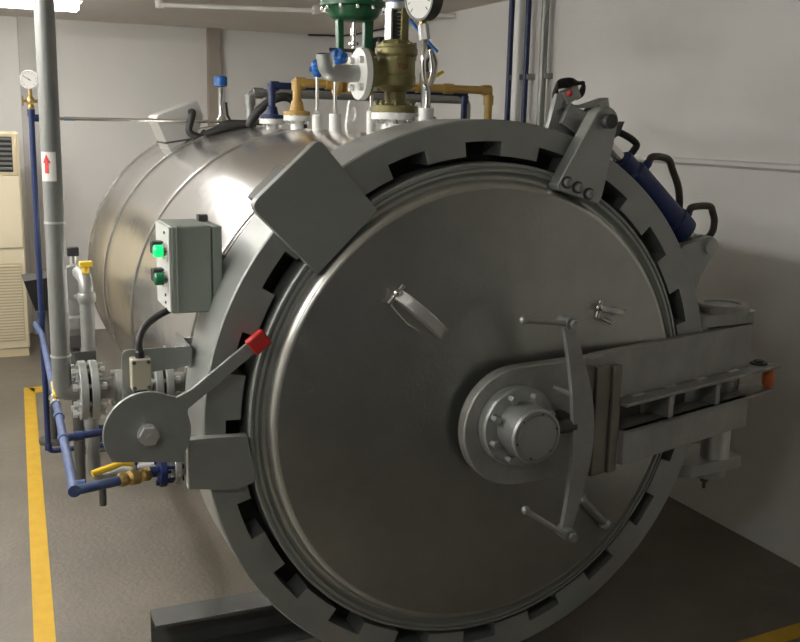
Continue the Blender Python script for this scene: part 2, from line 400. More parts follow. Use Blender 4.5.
# ------------------------------------------------------------------ hydraulic cylinder and hoses
H = thing('hydraulic_cylinder', (.62, .08, 1.4), "blue hydraulic cylinder along the locking ring's upper right edge", 'hydraulic cylinder')
p_rod = Vector((.400, .085, 1.715)); p0 = Vector((.500, .10, 1.645)); p1 = Vector((.752, .10, 1.418)); dd = (p1 - p0).normalized()
MB().lathe([(.026, 0), (.034, .006), (.034, .05), (.042, .06), (.046, .28), (.052, .285), (.052, (p1 - p0).length)], p0, dd, 28).build('barrel', 'cyl_blue', H)
MB().cyl(p_rod, p0 + dd * .01, .017).build('rod', 'chrome', H)
s = MB(); s.disc(p_rod + Vector((-.012, 0, .01)), (0, 1, 0), .05, .032); s.build('rod_eye', 'silver', H)
s = MB(); s.disc(lc + Vector((0, .06, 0)), (0, 1, 0), .04, .034); s.cyl(p1, lc + Vector((0, .065, 0)), .025); s.build('end_eye', 'silver', H)
nrm = Vector((-dd.z, 0, dd.x))
ports = []
for k in (.085, .315):
    a = p0 + dd * k + nrm * .03; c = a + nrm * .03
    s = MB(); s.cyl(a, c, .014, n=8); s.build('port', 'cyl_blue', H); ports.append(c)
u0, u1 = ports
tag(MB().tube(curve([u0, u0 + nrm * .025, (.692, .12, 1.644), (.722, .13, 1.61), (.752, .13, 1.55), (.775, .15, 1.475), (.78, .2, 1.40)]), .0115).build('hydraulic_hose', 'copper_hose'),
    'long brown hydraulic hose from the upper port of the blue cylinder', 'hose', 'hydraulic hoses')
tag(MB().tube(curve([u1, u1 + nrm * .022, (.872, .12, 1.495), (.897, .13, 1.475), (.908, .13, 1.44), (.90, .14, 1.395), (.86, .2, 1.33)]), .0115).build('hydraulic_hose', 'copper_hose'),
    'short black hydraulic hose looping at the lower end of the blue cylinder', 'hose', 'hydraulic hoses')
tag(MB().tube(curve([(.49, .17, 1.735), (.545, .15, 1.715), (.590, .15, 1.69), (.585, .15, 1.67), (.56, .155, 1.645), (.53, .18, 1.64)]), .011).build('hydraulic_hose', 'rubber'),
    'short black bent hose between the clevis bracket and the blue cylinder', 'hose', 'hydraulic hoses')

# limit switch bracket above the ring
S = thing('switch_bracket', (.36, .2, 1.66), 'silver bracket with small switches and black wires above the ring, behind the clevis', 'bracket')
MB().prism([(.262, .15, 1.70), (.335, .15, 1.675), (.385, .15, 1.70), (.345, .15, 1.74), (.315, .15, 1.80), (.325, .15, 1.835), (.295, .15, 1.83), (.285, .15, 1.79)], (0, .02, 0)).build('bracket_plate', 'silver', S, .002)
MB().obox((.385, .17, 1.745), (.065, 0, -.03), (.015, 0, .03), (0, .035, 0)).build('base_plate', 'silver', S, .002)
MB().prism([(.30, .15, 1.785), (.34, .15, 1.77), (.355, .15, 1.79), (.485, .15, 1.793), (.478, .15, 1.825), (.40, .15, 1.80), (.33, .15, 1.80)], (0, .05, 0)).build('switch_arm', 'silver', S, .002)
MB().disc((.44, .16, 1.765), (.4, -1, .2), .05, .032).build('roller', 'silver', S)
MB().obox((.345, .165, 1.828), (.025, 0, .012), (-.008, 0, .017), (0, .02, 0)).build('switch_body', 'silver', S, .003)
MB().ball((.333, .143, 1.832), .010).build('signal_lamp', 'black_red', S)
for k in range(4):
    z = 1.832 + .007 * k
    MB().tube(curve([(.297 + .004 * k, .17, 1.80 + .008 * k), (.30, .17 - .004 * k, z + .01), (.35, .17, z + .022), (.39 - .006 * k, .16, z + .03 - .006 * k), (.392, .16, z - .0 + .004 * k), (.375 + .004 * k, .17, z - .015)]), .0045, 8).build('wire', 'rubber', S)
MB().prism([(.49, .14, 1.72), (.535, .14, 1.755), (.52, .14, 1.715), (.495, .14, 1.70)], (0, .03, 0)).build('end_tab', 'dark_steel', S)
MB().cyl((.35, .175, 1.665), (.35, .175, 1.72), .02).build('foot', 'silver', S)

# ------------------------------------------------------------------ door arm, hub, crank handle, hinges
A = thing('door_arm', (.45, -.1, .78), 'heavy silver swing arm beam carrying the door, reaching to the right hinge', 'swing arm')
cc = Vector((.028, -.165, .930)); rr = .168
pts = [cc + Vector((rr * math.cos(math.radians(a)), 0, rr * math.sin(math.radians(a)))) for a in range(90, 271, 6)] + [(.30, -.165, .764), (.30, -.165, 1.110)]
MB().prism(pts, (0, .04, 0)).build('hub_plate', 'arm', A, .004)
ang = math.radians(15.5); du = Vector((math.cos(ang), math.sin(ang), 0)); dn = Vector((math.sin(ang), -math.cos(ang), 0)); SA = Vector((.27, -.16, 0))
def aw(u, w, z): p = SA + du * u + dn * w; return Vector((p.x, p.y, z))
def plank(name, u0, u1, w0, w1, z0, z1, m='arm', bv=.002):
    return MB().prism([aw(u0, w0, z0), aw(u1, w0, z0), aw(u1, w1, z0), aw(u0, w1, z0)], (0, 0, z1 - z0)).build(name, m, A, bv)
plank('upper_plate', .0, .80, -.03, 0, .966, 1.112)
plank('upper_flange', .09, .91, -.05, .05, .955, .966)
plank('lower_flange', .09, .89, -.05, .05, .876, .886)
plank('lower_plate', .085, .73, .03, .05, .784, .886)
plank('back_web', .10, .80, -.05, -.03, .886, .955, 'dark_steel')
for u in (.30, .545): plank('rib', u, u + .022, -.03, .046, .886, .955)
for i, u in enumerate((.17, .33, .49, .67)):
    MB().prism([aw(u, .0, .966), aw(u + .05, .0, .966), aw(u + .05, .012, .966), aw(u, .012, .966)], (0, 0, .004)).build('weld_bead', 'side', A)
# upright box where the arm meets the hub plate
for k, (u0, u1) in enumerate(((-.055, -.018), (-.014, .045), (.049, .085))):
    plank('upright_strip', u0, u1, .0, (.014, .022, .03)[k], .762, 1.085 - .004 * k, 'arm_reflect', .002)
MB().lathe([(.012, .886), (.02, .90), (.021, .92), (.02, .94), (.012, .955)], aw(.885, .025, 0), (0, 0, 1), 20).build('roller', 'orange', A)
s = MB(); s.cyl(aw(.86, .0, .966), aw(.86, .0, .972), .028); hexa(s, aw(.86, .0, .972), (0, 0, 1), .017, .008); s.build('roller_nut', 'dark_steel', A)
s = MB(); s.cyl((.965, .10, .82), (.965, .10, 1.10), .055); s.build('hinge_sleeve', 'arm', A)
plank('sleeve_web', .66, .76, -.06, -.03, .90, 1.09)

HB = thing('bearing_hub', (.005, -.17, .86), 'round bolted bearing hub with a cylindrical cap in the middle of the door', 'bearing hub')
hc = Vector((.008, 0, .943))
MB().cyl(hc + Vector((0, -.08, 0)), hc + Vector((0, -.13, 0)), .07).build('shaft', 'silver', HB)
MB().lathe([(.10, -.165), (.108, -.167), (.11, -.175), (.11, -.20), (.106, -.206), (.05, -.208)], hc, (0, 1, 0), 48).build('hub_flange', 'silver', HB, angle=25)
MB().lathe([(.073, -.206), (.073, -.285), (.069, -.292), (.064, -.293), (.062, -.289), (.058, -.289), (.056, -.294), (.0, -.296)], hc, (0, 1, 0), 48).build('cap', 'silver', HB, angle=25)
first = None
for k in range(8):
    a = math.radians(22.5 + 45 * k); p = hc + Vector((.09 * math.cos(a), -.219, .09 * math.sin(a)))
    if first is None:
        s = MB(); s.cyl(p + Vector((0, .013, 0)), p + Vector((0, -.011, 0)), .011, n=6); first = s.build('bolt', 'silver', HB)
    else: dup(first, p, HB)
first = None
for k in range(6):
    a = math.radians(15 + 60 * k); p = hc + Vector((.0605, 0, 0)) * math.cos(a) + Vector((0, -.289, .0605 * math.sin(a)))
    if first is None: first = MB().cyl(p + Vector((0, .002, 0)), p - Vector((0, .003, 0)), .003, n=8).build('cap_screw', 'dark_steel', HB)
    else: dup(first, p, HB)

K = thing('crank_handle', (.14, -.25, .63), 'tall bowed flat bar with a thin cranked rod at each end, beside the hub cap', 'crank handle')
def kx(t): return .10 + .055 * math.sin(PI * t) ** 1.0 + .035 * (1 - t)      # bow, t=0 bottom .. 1 top
s = MB(); rw = []
for k in range(25):
    t = k / 24; z = .640 + t * .60; x = kx(t); w = .017 + .017 * math.sin(PI * t) ** 1.5
    y = -.262
    rw.append([Vector((x - w, y, z)), Vector((x + w, y, z)), Vector((x + w, y + .016, z)), Vector((x - w, y + .016, z))])
s.rings(rw); s.build('bar', 'arm', K, .001, angle=30)
tp = Vector((kx(1), -.262, 1.236)); bt = Vector((kx(0), -.262, .645))
for p, e in ((tp, Vector((-.04, -.262, 1.252))), (bt, Vector((-.005, -.262, .735)))):
    h = MB().tube([p + Vector((-.01, -.014, 0)), e + Vector((0, -.012, 0))], .0075, 10).ball(e + Vector((0, -.012, 0)), .012).build('crank_rod', 'silver', K)
    s = MB(); s.disc(p + Vector((0, .0, 0)), (0, 1, 0), .05, .018); hexa(s, p + Vector((0, -.03, 0)), (0, -1, 0), .013, .01); s.build('pivot_bolt', 'silver', K)
s = MB(); s.cyl((.075, -.246, .945), (.15, -.246, .945), .018); s.build('shaft', 'dark_steel', K)
MB().cyl((.155, -.25, .945), (.155, -.160, .945), .022).build('pivot_post', 'dark_steel', K)
MB().cyl((.14, -.25, 1.03), (.095, -.22, 1.05), .008, n=8).build('locking_pin', 'silver', K)

def hinge(z0, z1, low, label):
    t = thing('hinge_bracket', (.93, .12, z0), label, 'hinge bracket', 'door hinge brackets')
    hx = Vector((.965, .10, 0)); h = .075
    pts = [(.758, .06, z0), (.80, .02, z0), (1.04, .045, z0), (1.055, .075, z0), (1.05, .17, z0), (.97, .21, z0), (.74, .20, z0)]
    MB().prism(roundpoly(pts, [.0, .02, .02, .02, .03, .03, 0]), (0, 0, z1 - z0)).build('hinge_plate', 'arm', t, .003)
    if not low:
        MB().lathe([(.085, 0), (.085, .02), (.08, .026), (.06, .026), (.058, .02), (0, .02)], (hx.x - .03, hx.y - .01, z1), (0, 0, 1), 32).build('cover_disc', 'arm', t)
        MB().cyl((hx.x, hx.y, z0 - .045), (hx.x, hx.y, z0), .05).build('washer', 'dark_steel', t)
    else:
        MB().lathe([(.047, 0), (.047, .10), (.04, .105), (.04, .125)], (hx.x - .015, hx.y - .02, z1), (0, 0, 1), 24).build('hinge_pin', 'side', t)
        MB().cyl((hx.x - .02, hx.y, z0 - .03), (hx.x - .02, hx.y, z0), .062).build('cover_disc', 'arm', t)
        s = MB(); hexa(s, (hx.x - .03, hx.y, z0 - .03), (0, 0, -1), .014, .025); s.cyl((hx.x - .03, hx.y, z0 - .055), (hx.x - .03, hx.y, z0 - .08), .006, n=8); s.build('grease_nipple', 'dark_steel', t)
hinge(1.118, 1.155, False, 'upper hinge bracket with a round cover disc above the swing arm')
hinge(.615, .655, True, 'lower hinge bracket with a bright pin below the swing arm')

# ------------------------------------------------------------------ control box
CB = thing('control_box', (-.78, .25, 1.21), 'grey control box with green push buttons hung left of the ring', 'control box')
x0, x1, y0, y1, z0, z1 = -.842, -.708, .15, .345, 1.234, 1.462
MB().box((x0, y0 + .0, z0), (x1 - .028, y1, z1)).build('housing', 'box', CB, .005)
MB().box((x0 - .004, y0 + .001, z0 + .004), (x0, y1 - .003, z1 - .004)).build('front_panel', 'box_side', CB)
MB().box((x1 - .026, y0 + .002, z0 + .002), (x1, y1, z1 - .002)).build('rear_cover', 'box', CB, .003)
MB().box((x0 + .014, y0 - .003, z0 - .001), (x0 + .017, y0 + .002, z1 + .001)).build('lid_seam', 'valve_grey', CB)
MB().box((x1 - .035, y0 + .12, z1), (x1 - .01, y0 + .15, z1 + .016)).build('hinge_lug', 'dark_steel', CB)
for zc, lens in ((1.395, 'green_lamp'), (1.322, 'green_btn')):
    h = MB().lathe([(.021, 0), (.021, .012), (.017, .012), (.017, .004)], (x0 - .004, .185, zc), (-1, 0, 0), 24, False).build('push_button', 'chrome', CB)
    MB().lathe([(.0165, .0), (.0165, .030), (.013, .034), (0, .035)], (x0 - .004, .185, zc), (-1, 0, 0), 24).build('lens', lens, h)
    MB().box((x0 - .034, .225, zc - .014), (x0 - .004, .262, zc + .02)).build('guard', 'black', h, .003)
    if lens == 'green_lamp': h['label'] = 'lit green push button'
for zc in (1.255, 1.44, 1.275):
    MB().cyl((x0 - .007, .21, zc), (x0 - .004, .21, zc), .004, n=8).build('screw', 'dark_steel', CB)
MB().prism([(-.755, .30, 1.234), (-.69, .30, 1.234), (-.70, .30, 1.18)], (0, .01, 0)).build('gusset', 'silver', CB)
MB().box((-.74, .33, 1.29), (-.655, .345, 1.36)).build('mounting_foot', 'silver', CB)

# gap behind the ring: its shade is in the body flange's near-black colour
# ------------------------------------------------------------------ cam lever and limit switch
L_ = thing('cam_lever', (-.94, -.05, .88), 'flat grey cam disc with a long lever and red grip left of the door', 'lever')
cc = Vector((-.945, -.052, .982)); r = .105
tip = Vector((-.655, -.052, 1.200)); dv = (tip - cc).normalized(); nv = Vector((-dv.z, 0, dv.x)); w = .0165
aT = math.degrees(math.atan2(dv.z, dv.x))
pts = []
for a in range(-38, 201, 6):
    if aT - 12 < a < aT + 26: continue
    pts.append((a, cc + Vector((r * math.cos(math.radians(a)), 0, r * math.sin(math.radians(a))))))
poly = [p for a, p in pts if a <= aT - 12]
root = r + .012
poly += [cc + dv * (r * 1.05) - nv * w, cc + dv * (tip - cc).length - nv * w, cc + dv * (tip - cc).length + nv * w, cc + dv * (root + .03) + nv * w, cc + dv * (root - .008) + nv * (w + .008)]
poly += [p for a, p in pts if a >= aT + 26]
poly += [cc + Vector((-.085, 0, -.062))]
poly += [cc + Vector((.088, 0, -.083))]
MB().prism(poly, (0, .012, 0)).build('cam_plate', 'ring', L_, .0015)
s = MB(); s.obox(tip - dv * .016 + Vector((0, .004, 0)), dv * .026, nv * .023, Vector((0, .012, 0))); s.build('grip', 'red', L_, .005)['label'] = 'red grip'
s = MB(); s.cyl(cc, cc + Vector((0, -.008, 0)), .026); hexa(s, cc + Vector((0, -.008, 0)), (0, -1, 0), .024, .018); s.cyl(cc + Vector((0, -.026, 0)), cc + Vector((0, -.03, 0)), .007, n=12); s.build('nut', 'side', L_)
MB().cyl(cc + Vector((0, .012, 0)), cc + Vector((0, .20, .0)), .016).build('shaft', 'silver', L_)

BK = thing('switch_plate', (-.88, .15, 1.0), 'thin silver mounting plate behind the cam disc', 'bracket')
MB().prism(roundpoly([(-.975, .155, .93), (-.972, .155, 1.146), (-.79, .155, 1.144), (-.795, .155, 1.09), (-.905, .155, 1.082), (-.905, .155, .93)], [.01, .018, .012, .004, .01, .01]), (0, .006, 0)).build('plate', 'silver', BK)
MB().box((-.80, .156, 1.085), (-.795, .33, 1.145)).build('side_leaf', 'silver', BK)
MB().box((-.795, .30, 1.095), (-.735, .306, 1.135)).build('foot', 'silver', BK)
MB().cyl((-.86, .156, 1.146), (-.86, .156, 1.152), .006, n=8).build('screw', 'chrome', BK)
LS = thing('limit_switch', (-.93, .13, 1.03), 'small beige limit switch on the thin plate above the cam disc', 'limit switch')
MB().box((-.955, .115, 1.045), (-.905, .155, 1.128)).build('body', 'beige', LS, .004)
for x, z in ((-.948, 1.12), (-.912, 1.12), (-.948, 1.053), (-.912, 1.053)):
    MB().cyl((x, .111, z), (x, .116, z), .005, n=10).build('screw', 'dark_steel', LS)
MB().lathe([(.018, 0), (.018, .012), (.010, .02)], (-.93, .135, 1.045), (0, 0, -1), 16).build('plunger', 'black', LS)
MB().lathe([(.012, 0), (.012, .015), (.008, .02)], (-.93, .135, 1.128), (0, 0, 1), 16).build('cable_gland', 'black', LS)
tag(MB().tube(curve([(-.93, .135, 1.145), (-.93, .14, 1.17), (-.915, .155, 1.20), (-.88, .18, 1.222), (-.83, .22, 1.234), (-.80, .25, 1.226)]), .0095).build('control_cable', 'rubber'),
    'black cable curving from the limit switch up to the control box', 'cable')

# ------------------------------------------------------------------ grey steam pipe, flanged check valve
def flange_pair(parent, c, axis, r, gap=.008, t=.022, m='valve_grey', nb=8):
    c = Vector(c); d = Vector(axis).normalized()
    MB().disc(c - d * (t / 2 + gap / 2), d, t, r).build('flange', m, parent, .002)
    MB().disc(c + d * (t / 2 + gap / 2), d, t, r).build('flange', m, parent, .002)
    MB().disc(c, d, gap, r * .62).build('gasket', 'black', parent)
    bolts(parent, c, d, r * .78, nb, .011, t * 2 + gap + .04, 'side')
zp, yp = .955, .5
SP = thing('steam_pipe', (-1.095, yp, zp), 'tall grey vertical pipe with a red arrow sticker at left front', 'pipe')
MB().tube(bend([(-1.095, yp, ZC), (-1.095, yp, zp), (-1.045, yp, zp)], .075, 8), .0265, 20).build('tube', 'galv', SP)
for z in (1.44, 1.06): MB().cyl((-1.095, yp, z), (-1.095, yp, z + .006), .0285).build('joint_ring', 'side', SP)
MB().lathe([(.0285, 0), (.03, .02)], (-1.095, yp, ZC - .02), (0, 0, 1)).build('ceiling_collar', 'galv', SP)
# sticker wrapped on the camera side
def strip(name, m, a1, a2, z1, z2, r, parent):
    b = MB(); a0 = math.radians(-112); N = 10
    lo, hi = [], []
    for k in range(N + 1):
        a = a0 + a1 + (a2 - a1) * k / N
        lo.append(b.bm.verts.new((-1.095 + r * math.cos(a), yp + r * math.sin(a), z1))); hi.append(b.bm.verts.new((-1.095 + r * math.cos(a), yp + r * math.sin(a), z2)))
    for k in range(N): b.bm.faces.new([lo[k], lo[k + 1], hi[k + 1], hi[k]])
    return b.build(name, m, parent)
st = strip('sticker', 'sticker', -.95, .75, 1.557, 1.636, .0269, SP)
b = MB(); a0 = math.radians(-112)
def onpipe(a, z, r=.0272): return (-1.095 + r * math.cos(a0 + a), yp + r * math.sin(a0 + a), z)
def poly_on(b, pts): b.bm.faces.new([b.bm.verts.new(onpipe(a, z)) for a, z in pts])
for k in range(4):
    q = -.42 + .11 * k; poly_on(b, [(q, 1.578), (q + .11, 1.578), (q + .11, 1.61), (q, 1.61)])
for k in range(6):
    q0 = -.6 + .4 / 3 * k; q1 = q0 + .4 / 3; hz = lambda q: 1.608 + .022 * (1 - abs(q + .2) / .4)
    poly_on(b, [(q0, 1.606), (q1, 1.606), (q1, hz(q1)), (q0, hz(q0))])
b.build('arrow', 'arrow', st)
# check valve between two flange pairs
CV = thing('check_valve', (-.9, yp, .87), 'grey flanged valve on the short horizontal pipe into the vessel', 'valve')
flange_pair(CV, (-1.025, yp, zp), (1, 0, 0), .086)
MB().lathe([(.03, 0), (.03, .03), (.036, .045), (.05, .052), (.05, .072), (.056, .075), (.06, .11), (.05, .145), (.036, .15), (.032, .165)], (-1.0, yp, zp), (1, 0, 0), 28).build('valve_body', 'valve_grey', CV)
flange_pair(CV, (-.815, yp, zp), (1, 0, 0), .078)
MB().cyl((-.795, yp, zp), (-.735, yp, zp), .03).build('neck', 'valve_grey', CV)
for s_ in (-1, 1): MB().cyl((-.96, yp, zp + s_ * .045), (-.93, yp, zp + s_ * .045), .009, n=6).build('stud', 'side', CV)

# ------------------------------------------------------------------ rear drain pipe with elbow, flanges and bracket
yr = 1.0; xr = -.968
DP = thing('drain_pipe', (xr, yr, .0), 'grey vertical drain pipe with a top elbow behind the steam pipe', 'pipe')
MB().tube(bend([(xr - .005, yr + .16, 1.20), (xr, yr, 1.20), (xr, yr, .50), (xr + .30, yr + .05, .505)], .05, 6), .0235, 16).build('tube', 'galv', DP)
MB().lathe([(.027, 0), (.03, .01), (.03, .03), (.027, .035)], (xr, yr, 1.12), (0, 0, 1), 18).build('elbow_collar', 'galv', DP)
MB().cyl((xr, yr, .90), (xr, yr, .91), .028).build('joint_ring', 'side', DP)
s = MB(); s.cyl((xr + .0, yr - .012, 1.222), (xr + .0, yr - .012, 1.245), .012, n=12); s.box((xr - .02, yr - .03, 1.245), (xr + .022, yr + .005, 1.262)); s.build('vent_plug', 'ylever', DP, .003)['label'] = 'yellow plug on the elbow'
MB().cyl((xr + .025, yr - .01, .40), (xr + .025, yr - .01, .49), .013, n=12).build('drain_stub', 'dark_steel', DP)
MB().box((xr - .05, yr - .03, .925), (xr + .02, yr - .024, .96)).build('wall_clip', 'dark_steel', DP)
xs, ys = -.895, 2.2
ST = thing('strainer_valve', (xs, ys, .0), 'grey round flanged valve on a stand pipe behind the two vertical pipes at left', 'valve')
MB().disc((xs, ys - .015, 1.0), (0, 1, 0), .022, .078).build('flange', 'galv', ST, .002)
MB().disc((xs, ys + .015, 1.0), (0, 1, 0), .022, .078).build('flange', 'galv', ST, .002)
bolts(ST, (xs, ys, 1.0), (0, 1, 0), .06, 6, .011, .09, 'side')
MB().lathe([(.05, 0), (.055, .06), (.055, .15), (.066, .16), (.066, .21), (.05, .23), (.04, .30)], (xs - .015, ys + .03, 1.0), (0, 0, -1), 24).build('body', 'galv', ST)
MB().cyl((xs, ys + .03, 1.06), (xs, ys + .03, 1.115), .016, n=12).build('knob_stem', 'chrome', ST)
MB().box((xs - .025, ys + .01, 1.115), (xs + .025, ys + .05, 1.155)).build('knob', 'black', ST, .004)
MB().cyl((xs - .01, ys + .03, 0), (xs - .01, ys + .03, .71), .024).build('stand_pipe', 'dark_steel', ST)
MB().box((xs - .06, ys - .02, .70), (xs + .08, ys - .01, .755)).build('clip_plate', 'dark_steel', ST)

# ------------------------------------------------------------------ blue water pipes at left
def pipe_thing(name, pts, r, m, label, bendr, loc=None, cat='pipe', fittings=(), fm=None):
    t = thing(name, loc or pts[0], label, cat)
    MB().tube(bend(pts, bendr, 6), r, 14).build('tube', m, t)
    for p, d in fittings: MB().disc(p, d, r * 2.4, r * 1.28, 16).build('fitting', fm or m, t)
    return t
X = (1, 0, 0); Y = (0, 1, 0); Z = (0, 0, 1)
yb = 2.5; xb = -1.026
pipe_thing('water_pipe', [(xb, yb, 1.752), (xb, yb, .115), (-.50, yb + .03, .115), (-.5, yb + .03, .3)], .0135, 'blue',
           'dark blue vertical pipe below the left gauge, turning along the floor', .03, (xb, yb, 0), fittings=(((xb, yb, 1.745), Z), ((xb, yb, .80), Z), ((xb, yb, .14), Z)))
zb = .72
pipe_thing('water_pipe', [(xb - .03, yb, .76), (-1.033, 2.40, zb), (-1.09, .32, zb), (-.905, .375, zb - .002)], .0138, 'blue_pale',
           'worn pale blue pipe running towards the camera at knee height beside the yellow line', .025, fittings=(((-1.09, .33, zb), Y), ((-1.075, .35, zb), X), ((-1.077, .80, zb), Y), ((-1.07, 1.05, zb), Y)))
pipe_thing('water_pipe', [(-1.074, .80, zb), (-.76, .86, zb)], .0125, 'blue', 'short blue branch pipe disappearing behind the cam disc', .02, fittings=(((-1.03, .807, zb), X),))
# small yellow handled tap on the pale blue pipe
TV = thing('ball_valve', (-1.06, 1.24, zb), 'small ball valve with a yellow handle on the pale blue pipe', 'valve', 'ball valves with yellow handles')
MB().lathe([(.018, 0), (.02, .01), (.02, .03), (.015, .04), (.015, .06), (.02, .07), (.02, .09)], (-1.068, 1.19, zb), Y, 16).build('body', 'chrome', TV)
MB().prism([(-1.076, 1.22, zb + .022), (-1.06, 1.22, zb + .022), (-1.056, 1.36, zb + .034), (-1.072, 1.36, zb + .034)], (0, 0, .012)).build('handle', 'ylever', TV, .002)
MB().cyl((-1.068, 1.235, zb), (-1.068, 1.235, zb + .03), .008).build('stem', 'chrome', TV)
# brass valve with yellow lever
BV = thing('ball_valve', (-.93, .37, zb), 'brass ball valve with a long yellow lever below the cam disc', 'valve', 'ball valves with yellow handles')
pa = Vector((-.965, .357, zb)); pb = Vector((-.875, .384, zb)); d = (pb - pa).normalized()
MB().lathe([(.018, 0), (.021, .004), (.021, .02), (.016, .026), (.024, .035), (.024, .058), (.016, .066), (.021, .072), (.021, .09), (.018, .094)], pa, d, 8).build('body', 'brass', BV)
ce = (pa + pb) / 2
MB().cyl(ce, ce + Vector((0, 0, .04)), .008).build('stem', 'chrome', BV)
lv = ce + Vector((0, 0, .038))
MB().tube([lv, lv + d * -.035 + Vector((0, 0, .012)), lv - d * .06 + Vector((0, 0, .008)), lv - d * .125 + Vector((0, 0, .0))], [.007, .009, .010, .009], 10).build('lever', 'ylever', BV)
hexa(MB(), lv, Z, .011, .01).build('lever_nut', 'chrome', BV)
# bottom inlet flange (blue)
BF = thing('inlet_flange', (-.84, .4, .64), 'dark blue bolted flange at the lower left behind the stop plate', 'flange')
fd = Vector((1, .0, 0)).normalized(); fc = Vector((-.838, .395, zb))
MB().cyl(fc - fd * .08, fc - fd * .015, .0165).build('neck', 'blue', BF)
MB().disc(fc, fd, .02, .047).build('flange', 'cyl_blue', BF, .002)
bolts(BF, fc + fd * .02, fd, .036, 6, .008, .075, 'cyl_blue')
MB().disc(fc + fd * .042, fd, .02, .047).build('counter_flange', 'silver', BF, .002)
MB().cyl(fc + fd * .05, fc + fd * .17, .022).build('nozzle', 'silver', BF)
# left pressure gauge and brass cock
def gauge(parent, c, n, r, depth):
    c = Vector(c); n = Vector(n).normalized()
    cs_ = MB().lathe([(r * .9, 0), (r, depth * .1), (r, depth * .85), (r * 1.04, depth * .86), (r * 1.04, depth), (r * .93, depth), (r * .92, depth * .93), (0, depth * .93)], c - n * depth, n, 40).build('case', 'chrome' if r < .05 else 'dark_steel', parent)
    dl = MB().disc(c - n * depth * .05, n, .002, r * .91, 40).build('dial', 'dial', parent)
    x, y, _ = frame(n); s = MB()
    for k in range(11):
        a = math.radians(-135 + 27 * k) ; u = (y * math.cos(a) + x * math.sin(a)); v = n.cross(u)
        s.obox(c - n * depth * .05 + n * .0014 + u * r * .75, u * r * .09, v * r * .018, n * .0006)
    s.build('scale_mark', 'black', dl)
    a = math.radians(-60); u = (y * math.cos(a) + x * math.sin(a)); v = n.cross(u); s = MB()
    s.obox(c - n * depth * .05 + n * .003 + u * r * .25, u * r * .5, v * r * .03, n * .0006); s.disc(c - n * depth * .05 + n * .003, n, .003, r * .08, 12); s.build('needle', 'black', dl)
G = thing('pressure_gauge', (-1.027, 2.48, 1.75), 'small round pressure gauge on a brass cock atop the left blue pipe', 'pressure gauge')
gauge(G, (-1.03, 2.46, 1.892), (-.25, -1, .0), .041, .03)
MB().cyl((-1.027, 2.485, 1.80), (-1.027, 2.485, 1.86), .009).build('stem', 'brass', G)
s = MB(); s.lathe([(.014, 0), (.016, .01), (.012, .02), (.017, .03), (.017, .045), (.01, .055)], (-1.026, 2.49, 1.762), Z, 12); s.cyl((-1.06, 2.49, 1.797), (-.995, 2.49, 1.797), .007, n=8); s.box((-1.064, 2.485, 1.775), (-1.056, 2.495, 1.82)); s.build('cock', 'brass', G)
# thin steel tube from the tee to the vessel
AT = thing('impulse_tube', (-.5, 2.5, 1.72), 'thin steel tube running level from the left gauge pipe to the vessel top', 'tube')
MB().tube(bend([(xb + .03, yb, 1.722), (.06, yb - .06, 1.725), (.10, yb - .06, 1.68)], .02), .0085, 10).build('tube', 'chrome', AT)
MB().cyl((xb + .012, yb, 1.722), (xb + .05, yb, 1.722), .017, n=14).build('tee_arm', 'blue', AT)
MB().cyl((-.885, yb - .005, 1.722), (-.835, yb - .007, 1.722), .0095, n=12).build('blue_tape', 'blue_bright', AT)

# black hopper at the back left
HP = thing('hopper', (-1.0, 3.0, 0), 'black tapered hopper behind the left blue pipe', 'hopper')
s = MB(); s.rings([[(-1.03, 2.93, .74), (-.94, 2.93, .74), (-.94, 3.07, .74), (-1.03, 3.07, .74)], [(-1.082, 2.88, .905), (-.90, 2.88, .925), (-.90, 3.12, .925), (-1.082, 3.12, .905)]]); s.build('bin', 'black', HP)
MB().cyl((-.965, 3.0, 0), (-.965, 3.0, .74), .018).build('post', 'dark_steel', HP)
MB().disc((-.965, 3.0, .01), Z, .02, .08).build('foot', 'dark_steel', HP)

# ------------------------------------------------------------------ pipes on top of the vessel
pipe_thing('water_pipe', [(0, 2.105, 1.765), (0, 2.105, 1.893), (1.0, 2.105, 1.893), (1.0, 2.105, 0)], .0165, 'blue',
           'dark blue pipe crossing over the vessel top behind the yellow pipe', .02, (0, 2.105, 1.76),
           fittings=(((0, 2.105, 1.885), Z), ((.012, 2.105, 1.893), X), ((.99, 2.105, 1.893), X), ((1.0, 2.105, 1.86), Z)))
s = MB(); s.lathe([(.056, 0), (.056, .016), (.03, .02), (.024, .05), (.021, .055)], (0, 2.105, 1.744), Z, 24); tag(s.build('pipe_flange', 'blue'), 'blue flange at the foot of the blue pipe on the vessel top', 'flange')
pipe_thing('gas_pipe', [(0, 1.726, 1.78), (0, 1.726, 1.895), (.93, 1.726, 1.895), (.93, 1.726, 0)], .0185, 'yellow',
           'ochre yellow pipe crossing over the vessel top and dropping behind the ring', .02, (0, 1.726, 1.77),
           fittings=(((0, 1.726, 1.885), Z), ((.014, 1.726, 1.895), X), ((.15, 1.726, 1.895), X), ((.38, 1.726, 1.895), X), ((.72, 1.726, 1.895), X), ((.915, 1.726, 1.895), X), ((.93, 1.726, 1.85), Z), ((.58, 1.726, 1.895), X)))
s = MB(); s.lathe([(.057, 0), (.057, .016), (.032, .02), (.025, .055), (.023, .06)], (0, 1.726, 1.760), Z, 24); tag(s.build('pipe_flange', 'yellow'), 'yellow flange at the foot of the yellow pipe on the vessel top', 'flange')
pipe_thing('vent_pipe', [(0, 2.49, 1.735), (0, 2.49, 1.868), (1.2, 2.46, 1.868), (1.2, 2.46, 0)], .021, 'galv',
           'grey steel pipe with an elbow behind the blue pipe on the vessel top', .04, (0, 2.49, 1.735), fittings=(((0, 2.49, 1.832), Z), ((.04, 2.489, 1.868), X)))
